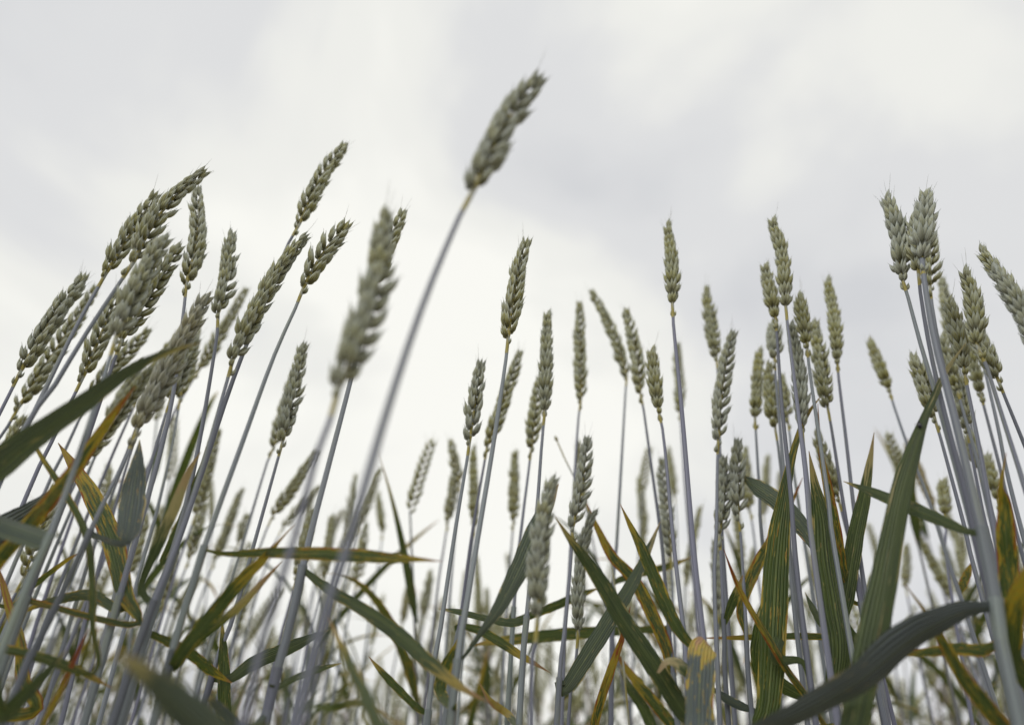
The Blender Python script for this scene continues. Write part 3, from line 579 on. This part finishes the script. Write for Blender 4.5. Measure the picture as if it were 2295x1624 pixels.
leaf('A32', [(1015, 1590, 14), (985, 1545, 34), (1000, 1490, 36), (1025, 1440, 14), (1040, 1400, 1)], tw=(20, 30), age=.3, rust=.5, off=.04, sheath=False)
leaf('A39', [(1262, 1560, 16), (1290, 1530, 22), (1320, 1480, 20), (1340, 1430, 1)], tw=(20, 30), age=.5, rust=.6, off=.03, sheath=False)
leaf('A82', [(1190, 1650, 14), (1140, 1600, 20), (1100, 1570, 18), (1075, 1530, 1)], tw=(20, 30), age=.4, rust=.4, off=.2, sheath=False)
leaf('A53', [(1862, 1640, 10), (1805, 1553, 18), (1761, 1491, 20), (1719, 1421, 18), (1663, 1326, 15), (1640, 1275, 8), (1622, 1230, 1)], tw=(30, 40), fold=.5, age=.75, rust=1.0, dy=-.03, label='narrow dark red rolled blade')
leaf('A49', [(1672, 1418, 12), (1661, 1366, 26), (1690, 1282, 33), (1728, 1212, 26), (1772, 1130, 12), (1799, 1070, 1)], tw=(20, 10), age=.6, rust=.95, dy=.03)
leaf('A53', [(1712, 1650, 40), (1722, 1580, 62), (1731, 1460, 72), (1736, 1330, 72), (1746, 1205, 60), (1762, 1095, 32), (1782, 1000, 17), (1806, 935, 14), (1838, 890, 1)], tw=(0, 5, 0, 30, 20), age=.25, bloom=0, rust=.42, dy=.0, fold=.15, label='tall broad green blade with an orange twisted tip', sheath=False)
leaf('A55', [(1905, 1340, 12), (1886, 1268, 28), (1878, 1219, 32), (1866, 1149, 30), (1850, 1065, 22), (1838, 1000, 10), (1833, 904, 1)], tw=(10, 0), age=.5, rust=.95, dy=-.03, label='orange rusty blade')
leaf('A53', [(1884, 1560, 46), (1884, 1450, 66), (1870, 1351, 74), (1854, 1253, 70), (1845, 1164, 52), (1829, 1093, 26), (1813, 1010, 1)], tw=(40, 40, 20), age=.28, rust=.3, bloom=.05, dy=-.01, label='broad dark green blade', sheath=False)
leaf('A56', [(1960, 1470, 16), (1890, 1400, 38), (1898, 1325, 46), (1917, 1206, 44), (1935, 1121, 36), (1949, 1037, 18), (1959, 969, 1)], tw=(10, 0), age=.35, bloom=.12, rust=.2, dy=-.02, sheath=False)
leaf('A68', [(2168, 1190, 18), (2091, 1157, 36), (2021, 1129, 36), (1955, 1102, 26), (1890, 1078, 1)], tw=(15, 0), age=.2, bloom=.2, rust=.3, dy=.06, label='green blade held out level')
leaf('A68', [(1880, 1780, 40), (1915, 1630, 56), (1937, 1525, 62), (1960, 1430, 68), (1984, 1309, 62), (1998, 1226, 54), (2021, 1107, 46), (2049, 1009, 34), (2074, 935, 18), (2094, 891, 16), (2119, 834, 11), (2165, 768, 1)], wf=.98, tw=(35, 38, 35, 20), age=.2, bloom=.18, rust=.12, dy=.02, fold=.14, label='longest dark blade with a red tip', sheath=False)
leaf('A68', [(2212, 1361, 22), (2150, 1372, 44), (2060, 1420, 66), (1985, 1478, 70), (1925, 1526, 62), (1850, 1572, 56), (1780, 1606, 48), (1690, 1640, 30), (1600, 1690, 2)], tw=(-25, -52, -55, -50), age=.08, bloom=1.0, rust=.08, dy=-.02, fold=.2, wf=.95, label='broad arching blue-grey blade')
leaf('A70', [(2300, 1700, 30), (2252, 1630, 46), (2217, 1590, 46), (2161, 1519, 40), (2113, 1436, 28), (2077, 1374, 12), (2027, 1308, 1)], tw=(0, 10), age=.45, rust=.85, dy=-.02, sheath=False)
leaf('A67', [(2246, 1459, 20), (2200, 1456, 34), (2147, 1453, 34), (2063, 1462, 22), (2010, 1468, 1)], tw=(10, 10), age=.25, rust=.75, dy=.03)
leaf('A55', [(1945, 1434, 14), (1880, 1428, 18), (1790, 1424, 18), (1680, 1427, 16), (1570, 1429, 1)], tw=(20, 20), age=.6, rust=.7, dy=.05, sheath=False)
leaf('A72', [(2285, 1480, 18), (2264, 1355, 46), (2259, 1260, 52), (2255, 1200, 50), (2251, 1125, 32), (2243, 1090, 12), (2255, 1014, 1)], tw=(0, 0), age=.35, rust=.9, dy=-.03, sheath=False, label='rust-striped pointed blade')
leaf('A74', [(2390, 1600, 30), (2285, 1500, 46), (2270, 1420, 54), (2285, 1330, 46), (2320, 1240, 12)], tw=(20, 20), age=.4, rust=.6, bloom=.05, dy=-.06, sheath=False)
leaf('A57', [(2148, 1330, 8), (2158, 1310, 24), (2170, 1282, 20), (2180, 1255, 1)], tw=(10, 10), age=.6, rust=.9, dy=.0, sheath=False)
leaf('A53', [(1850, 1412, 10), (1838, 1392, 20), (1820, 1358, 16), (1804, 1326, 1)], tw=(10, 20), age=.15, rust=.1, dy=.05)
leaf('A52', [(1795, 1480, 16), (1740, 1475, 30), (1748, 1425, 32), (1762, 1388, 10)], tw=(10, 10), age=.05, rust=.1, bloom=.1, dy=.02, sheath=False)
leaf('A59', [(1800, 1560, 26), (1712, 1500, 54), (1716, 1400, 60), (1740, 1320, 40), (1756, 1255, 2)], tw=(5, 10), age=.55, rust=.25, dy=-.03, sheath=False)
leaf('A48', [(1622, 1400, 10), (1640, 1352, 26), (1652, 1320, 20), (1665, 1288, 1)], tw=(10, 20), age=.5, rust=.3, dy=-.01)
leaf('A53', [(1828, 1228, 20), (1800, 1182, 46), (1752, 1130, 50), (1700, 1092, 46), (1655, 1062, 3)], tw=(15, 0), age=.1, bloom=.5, rust=.3, dy=.07)
leaf('A84', [(1320, 1680, 18), (1338, 1600, 24), (1368, 1505, 24), (1396, 1425, 14), (1413, 1358, 1)], tw=(20, 10), age=.95, rust=1.0, dy=-.02, sheath=False, label='dark red withered blade')
leaf('A45', [(1530, 1660, 28), (1480, 1590, 32), (1430, 1530, 28), (1372, 1452, 4)], tw=(10, 10), age=.7, rust=.75, sheath=False)
leaf('A45', [(1480, 1680, 28), (1450, 1600, 32), (1415, 1545, 24), (1388, 1495, 1)], tw=(0, 10), age=.15, rust=.15, sheath=False, dy=.02)
leaf('A49', [(1690, 1592, 14), (1660, 1580, 24), (1625, 1562, 24), (1590, 1535, 3)], tw=(20, 10), age=.05, bloom=.7, rust=.15, dy=.0)
leaf('A18', [(600, 1600, 12), (570, 1625, 20), (534, 1624, 26), (498, 1588, 26), (470, 1562, 12)], tw=(30, 20), age=.05, bloom=.75, rust=.3, dy=-.03, sheath=False)
leaf('A11', [(335, 1400, 16), (420, 1460, 30), (470, 1500, 28), (520, 1530, 2)], tw=(0, 10), age=.4, rust=.6, bloom=.05, dy=.05)

# ------------------------------------------------------------------ the field behind: whole plants copied one by one
def field_ear_mesh(seed):
    """a complete joined ear, 85 mm long, for plants too far back to tell the husks apart"""
    rng = random.Random(seed); mb = MB(); n = 19; L = 0.082
    bend = rng.uniform(-.12, .12)
    for i in range(n):
        t = i/n; s = size_at(t)*rng.uniform(.94, 1.06); side = 1 if i % 2 else -1
        c = Vector((bend*L*t*t, 0, L*t)); X = Vector((side, 0, 0)); Yv = Vector((0, side, 0))
        M0 = Matrix((X, Yv, Vector((0, 0, 1)))).transposed().to_4x4() @ Matrix.Rotation(R(rng.uniform(-6, 6)), 4, 'Z') @ Matrix.Scale(s, 4); M0.translation = c
        for (x, y, z, o, sp, ln, wd) in ((1, -1.4, 0, 18, -20, 9, 4.6), (1, 1.4, 0, 18, 20, 9, 4.6), (1.8, 0, 2, 26, 0, 11, 4.6)):
            M = M0 @ Matrix.Translation(Vector((x, y, z))*.001) @ Matrix.Rotation(R(o+rng.uniform(-4, 4)), 4, 'Y') @ Matrix.Rotation(R(-sp), 4, 'X')
            floret(mb, M, ln*.001, wd*.001, .0037, .0014, rng.choice([0, .006, .012]) if t > .85 else 0, 5)
    floret(mb, Matrix.Translation((bend*L, 0, L-.002)), .010, .004, .004, .001, .008, 5)
    return mb.mesh('ear', [GLUME])
FEAR = [field_ear_mesh(70+i) for i in range(5)]
def field_stem_mesh(seed):
    rng = random.Random(seed); mb = MB(); H = 1.0; b = rng.uniform(-.05, .05); c = rng.uniform(-.05, .05)
    pts = [Vector((b*(t**2), c*(t**2), t*H)) for t in (i/14 for i in range(15))]
    mb.tube(pts, [0.0021-0.0011*max(0, (i/14-.6)/.4) for i in range(15)], 7)
    return mb.mesh('stem', [STEM]), pts[-1], (pts[-1]-pts[-2]).normalized()
FST = [field_stem_mesh(90+i) for i in range(6)]
def field_leaf_mesh(seed):
    rng = random.Random(seed); L = rng.uniform(.14, .24); n = 20; a = rng.uniform(25, 60); d = rng.uniform(10, 110); C = []; p = Vector((0, 0, 0))
    for i in range(n):
        e = R(90-a-d*(i/n)**1.6); C.append(p.copy()); p += Vector((math.cos(e), 0, math.sin(e)))*(L/n)
    rows, uvs = [], []; tw = rng.uniform(-60, 60)
    for i, q in enumerate(C):
        v = i/(n-1); t = (C[min(i+1, n-1)]-C[max(0, i-1)]).normalized(); c = Quaternion(t, R(tw*v)) @ Vector((0, 1, 0)); nn = t.cross(c)
        w = 0.012*min(1, .35+v*4)*(1-v**2.5)+.0003
        rows.append([q+c*(u*w/2)+nn*(abs(u)*w*.12) for u in (-1, -.5, 0, .5, 1)]); uvs.append([((u+1)/2, v) for u in (-1, -.5, 0, .5, 1)])
    mb = MB(); mb.grid(rows, uvs); return mb.mesh('leaf', [LEAF])
FLF = [field_leaf_mesh(110+i) for i in range(10)]
rng = random.Random(5)
def field_plant(x, y, H, lean, az, label, group, nleaf):
    e = new_plant(label, x, y, group)
    e.rotation_euler = Quaternion(Vector((-math.sin(az), math.cos(az), 0)), lean).to_euler()
    me, tp, td = FST[rng.randrange(6)]
    s = bpy.data.objects.new('stem', me); link(s, e); s.scale = (1, 1, H); s.color = (rng.uniform(0, .5), rng.choice([0, 0, .3, .6]), 0, 1); s.location.z = -.02
    r = bpy.data.objects.new('ear', FEAR[rng.randrange(5)]); link(r, e); r.location = (tp.x, tp.y, H-.022)
    q = Vector((0, 0, 1)).rotation_difference(Vector((td.x, td.y, 1)).normalized()+Vector((rng.uniform(-.15, .35), rng.uniform(-.15, .15), 0)))
    r.rotation_euler = (q @ Quaternion((0, 0, 1), rng.uniform(0, 6.28))).to_euler()
    k = rng.uniform(.72, 1.05); r.scale = (rng.uniform(.9, 1.1),)*2+(k,); r.color = (rng.uniform(-.1, .1), rng.uniform(0, .15), 0, 1)
    for j in range(nleaf):
        l = bpy.data.objects.new('leaf', FLF[rng.randrange(10)]); link(l, e); h = rng.uniform(.66, .93)*H
        l.location = (me.vertices[0].co.x*0+tp.x*(h/H)**2, tp.y*(h/H)**2, h); l.rotation_euler = (0, 0, rng.uniform(0, 6.28)); l.scale = (rng.uniform(.7, 1.1),)*3
        l.color = (rng.uniform(.15, .8), rng.uniform(0, .35), rng.uniform(.1, .9), 1)
    return e
# rows of the crop thin out towards the camera; every plant within three metres is its own thing
count = 0
while count < 195:
    Y = rng.uniform(0.92, 2.0); X = rng.uniform(-1, 1)*(0.72*Y+.08)
    if 0.0 < (X/Y+0.20) < 0.07 and Y < 2.0: continue          # the open gap between the two clumps
    H = CAM.z+rng.gauss(.365, .06)+.02*math.sin(X*3)-.03*max(0, 1.1-Y)
    lean = rng.uniform(.0, .16); az = rng.gauss(0.0, 1.1)
    nl = rng.choice([1, 2, 2, 3])
    lab = '%s thin wheat plant deep in the crop, %s, %s' % ('tall' if H > .81 else ('short' if H < .755 else 'middling'), 'leaning' if lean > .08 else 'nearly straight', {1: 'one leaf on its stem', 2: 'two leaves on its stem', 3: 'three leaves on its stem'}[nl])
    field_plant(X, Y, H, lean, az, lab, GROUP, nl); count += 1
# what lies beyond reads as one mass of crop
def far_crop():
    rng = random.Random(8); mb = MB()
    for i in range(5200):
        if i < 3000: Y = math.sqrt(rng.uniform(3.6**2, 14**2)); X = rng.uniform(-1, 1)*(0.9*Y+1.0)
        elif i < 4000:
            Y = rng.uniform(1.6, 3.6); X = rng.uniform(-1, 1)*(0.75*Y+.2)
            if 0.0 < (X/Y+0.20) < 0.06 and Y < 1.9: continue
        else:
            Y = rng.uniform(.2, 5); X = (0.82*Y+.55+rng.uniform(0, 3.5))*rng.choice([-1, 1])
        H = CAM.z+rng.gauss(.35, .05); lx, ly = rng.uniform(-.10, .13), rng.uniform(-.08, .08)
        a = Vector((X, Y, -.02)); b = Vector((X+lx*.6, Y+ly*.6, H*.6)); c = Vector((X+lx, Y+ly, H)); L = rng.uniform(.065, .09)
        d = c+Vector((lx*.35+rng.uniform(-.02, .03), ly*.2, L))
        mb.tube([a, b, c], [.002, .0019, .001], 4, 0)
        if 3000 <= i < 4000:                                   # nearer ears keep their rows of husks
            ax = (d-c).normalized(); x = ax.orthogonal().normalized(); x = Quaternion(ax, rng.uniform(0, 6.28)) @ x; n = 17
            for k in range(n):
                sd = 1 if k % 2 else -1; s_ = size_at(k/n)*1.1
                M = Matrix((x*sd, ax.cross(x)*sd, ax)).transposed().to_4x4() @ Matrix.Rotation(R(26+rng.uniform(-6, 6)), 4, 'Y') @ Matrix.Scale(s_, 4)
                M.translation = c.lerp(d, k/n)
                rows, uvs = [], []
                for t, r in ((0, .3), (.2, .95), (.45, 1), (.75, .6), (1, .05)):
                    rows.append([M @ Vector((math.cos(q)*.0026*r+.001, math.sin(q)*.0050*r, t*.0125)) for q in (1.2566*w for w in range(6))]); uvs.append([(w/5, t) for w in range(6)])
                b0 = len(mb.f); mb.grid(rows, uvs, mat=1)
        else:
            m = [c.lerp(d, t) for t in (0, .12, .24, .36, .5, .62, .75, .88, 1)]
            mb.tube(m, [.002, .0065, .0055, .007, .0055, .0065, .0048, .005, .001], 6, 1)
        for _ in range(2):
            h = rng.uniform(.55, .95); p = a.lerp(c, h); an = rng.uniform(0, 6.28); L = rng.uniform(.1, .2)
            o = Vector((math.cos(an), math.sin(an), 0)); s_ = Vector((-o.y, o.x, 0))*.005; up = rng.uniform(-.5, .9)
            g = [(p+o*L*t+Vector((0, 0, L*(t*.9-(.9-up)*t*t)))) for t in (0, .25, .5, .75, 1)]
            mb.grid([[q-s_*w, q+s_*w] for q, w in zip(g, (.6, 1, 1, .7, .05))], [[(0, t), (1, t)] for t in (0, .25, .5, .75, 1)], mat=2)
    o = mb.build('wheat_field', [STEM, GLUME, LEAF]); o.color = (.05, .1, .4, 1)
    o['kind'] = 'stuff'; o['label'] = 'mass of green wheat filling the rest of the field'; o['category'] = 'wheat'
far_crop()

# ------------------------------------------------------------------ small things
def headless_straw():
    Y = 0.62; P = [at(1247, 984, Y), at(1262, 1020, Y), at(1284, 1062, Y), at(1330, 1180, Y), at(1390, 1420, Y)]
    foot = P[-1]+(P[-1]-P[-2])*.5; foot.z = -.02
    e = bpy.data.objects.new('dry_straw', None); e.location = (foot.x, foot.y, 0); link(e)
    e['label'] = 'thin pale headless straw with a tiny bud behind the crisp grey ear'; e['category'] = 'straw'
    pts = spline(P+[foot], 40); mb = MB(); mb.tube(pts, [.0006+.0008*i/40 for i in range(40)], 7)
    part(mb, 'stem', [RACH], e)
    d = (P[0]-P[1]).normalized(); mb = MB(); mb.tube([P[0]-d*.002, P[0], P[0]+d*.002, P[0]+d*.004], [.0006, .0016, .0012, .0002], 8)
    part(mb, 'bud', [RACH], e)
headless_straw()
def beetle(px, py, pid_y, label):
    mb = MB(); r0 = ray(px, py).normalized(); p = min(LEAFC[pid_y], key=lambda q: ((q-CAM)-r0*((q-CAM).dot(r0))).length); p = p-ray(px, py)*.0012-RT*.0014
    def blob(c, rx, ry, rz):
        rows, uvs = [], []
        for i in range(7):
            t = math.pi*i/6
            rows.append([c+Vector((rx*math.sin(t)*math.cos(a), ry*math.sin(t)*math.sin(a), rz*math.cos(t))) for a in (2*math.pi*k/10 for k in range(11))])
            uvs.append([(k/10, i/6) for k in range(11)])
        mb.grid(rows, uvs)
    blob(p, .0010, .0009, .0017); blob(p+Vector((0, 0, .0021)), .0006, .0005, .0006)
    for s in (-1, 1):
        for k in (-1, 0, 1):
            a = p+Vector((.0007*s, 0, .0007*k)); mb.tube([a, a+Vector((.0009*s, .0003, .0004*k)), a+Vector((.0013*s, .0012, .0006*k))], .00009, 5)
    m, nt = mat('beetle_shell'); rgb = nd(nt, 'ShaderNodeRGB'); rgb.outputs[0].default_value = (.012, .010, .018, 1); surf(nt, rgb.outputs[0], .3, 0, .5)
    o = mb.build('beetle', [m]); o['label'] = label; o['category'] = 'beetle'
beetle(2063, 963, 'longest dark blade with a red tip', 'tiny black beetle clinging to the edge of the longest dark blade')
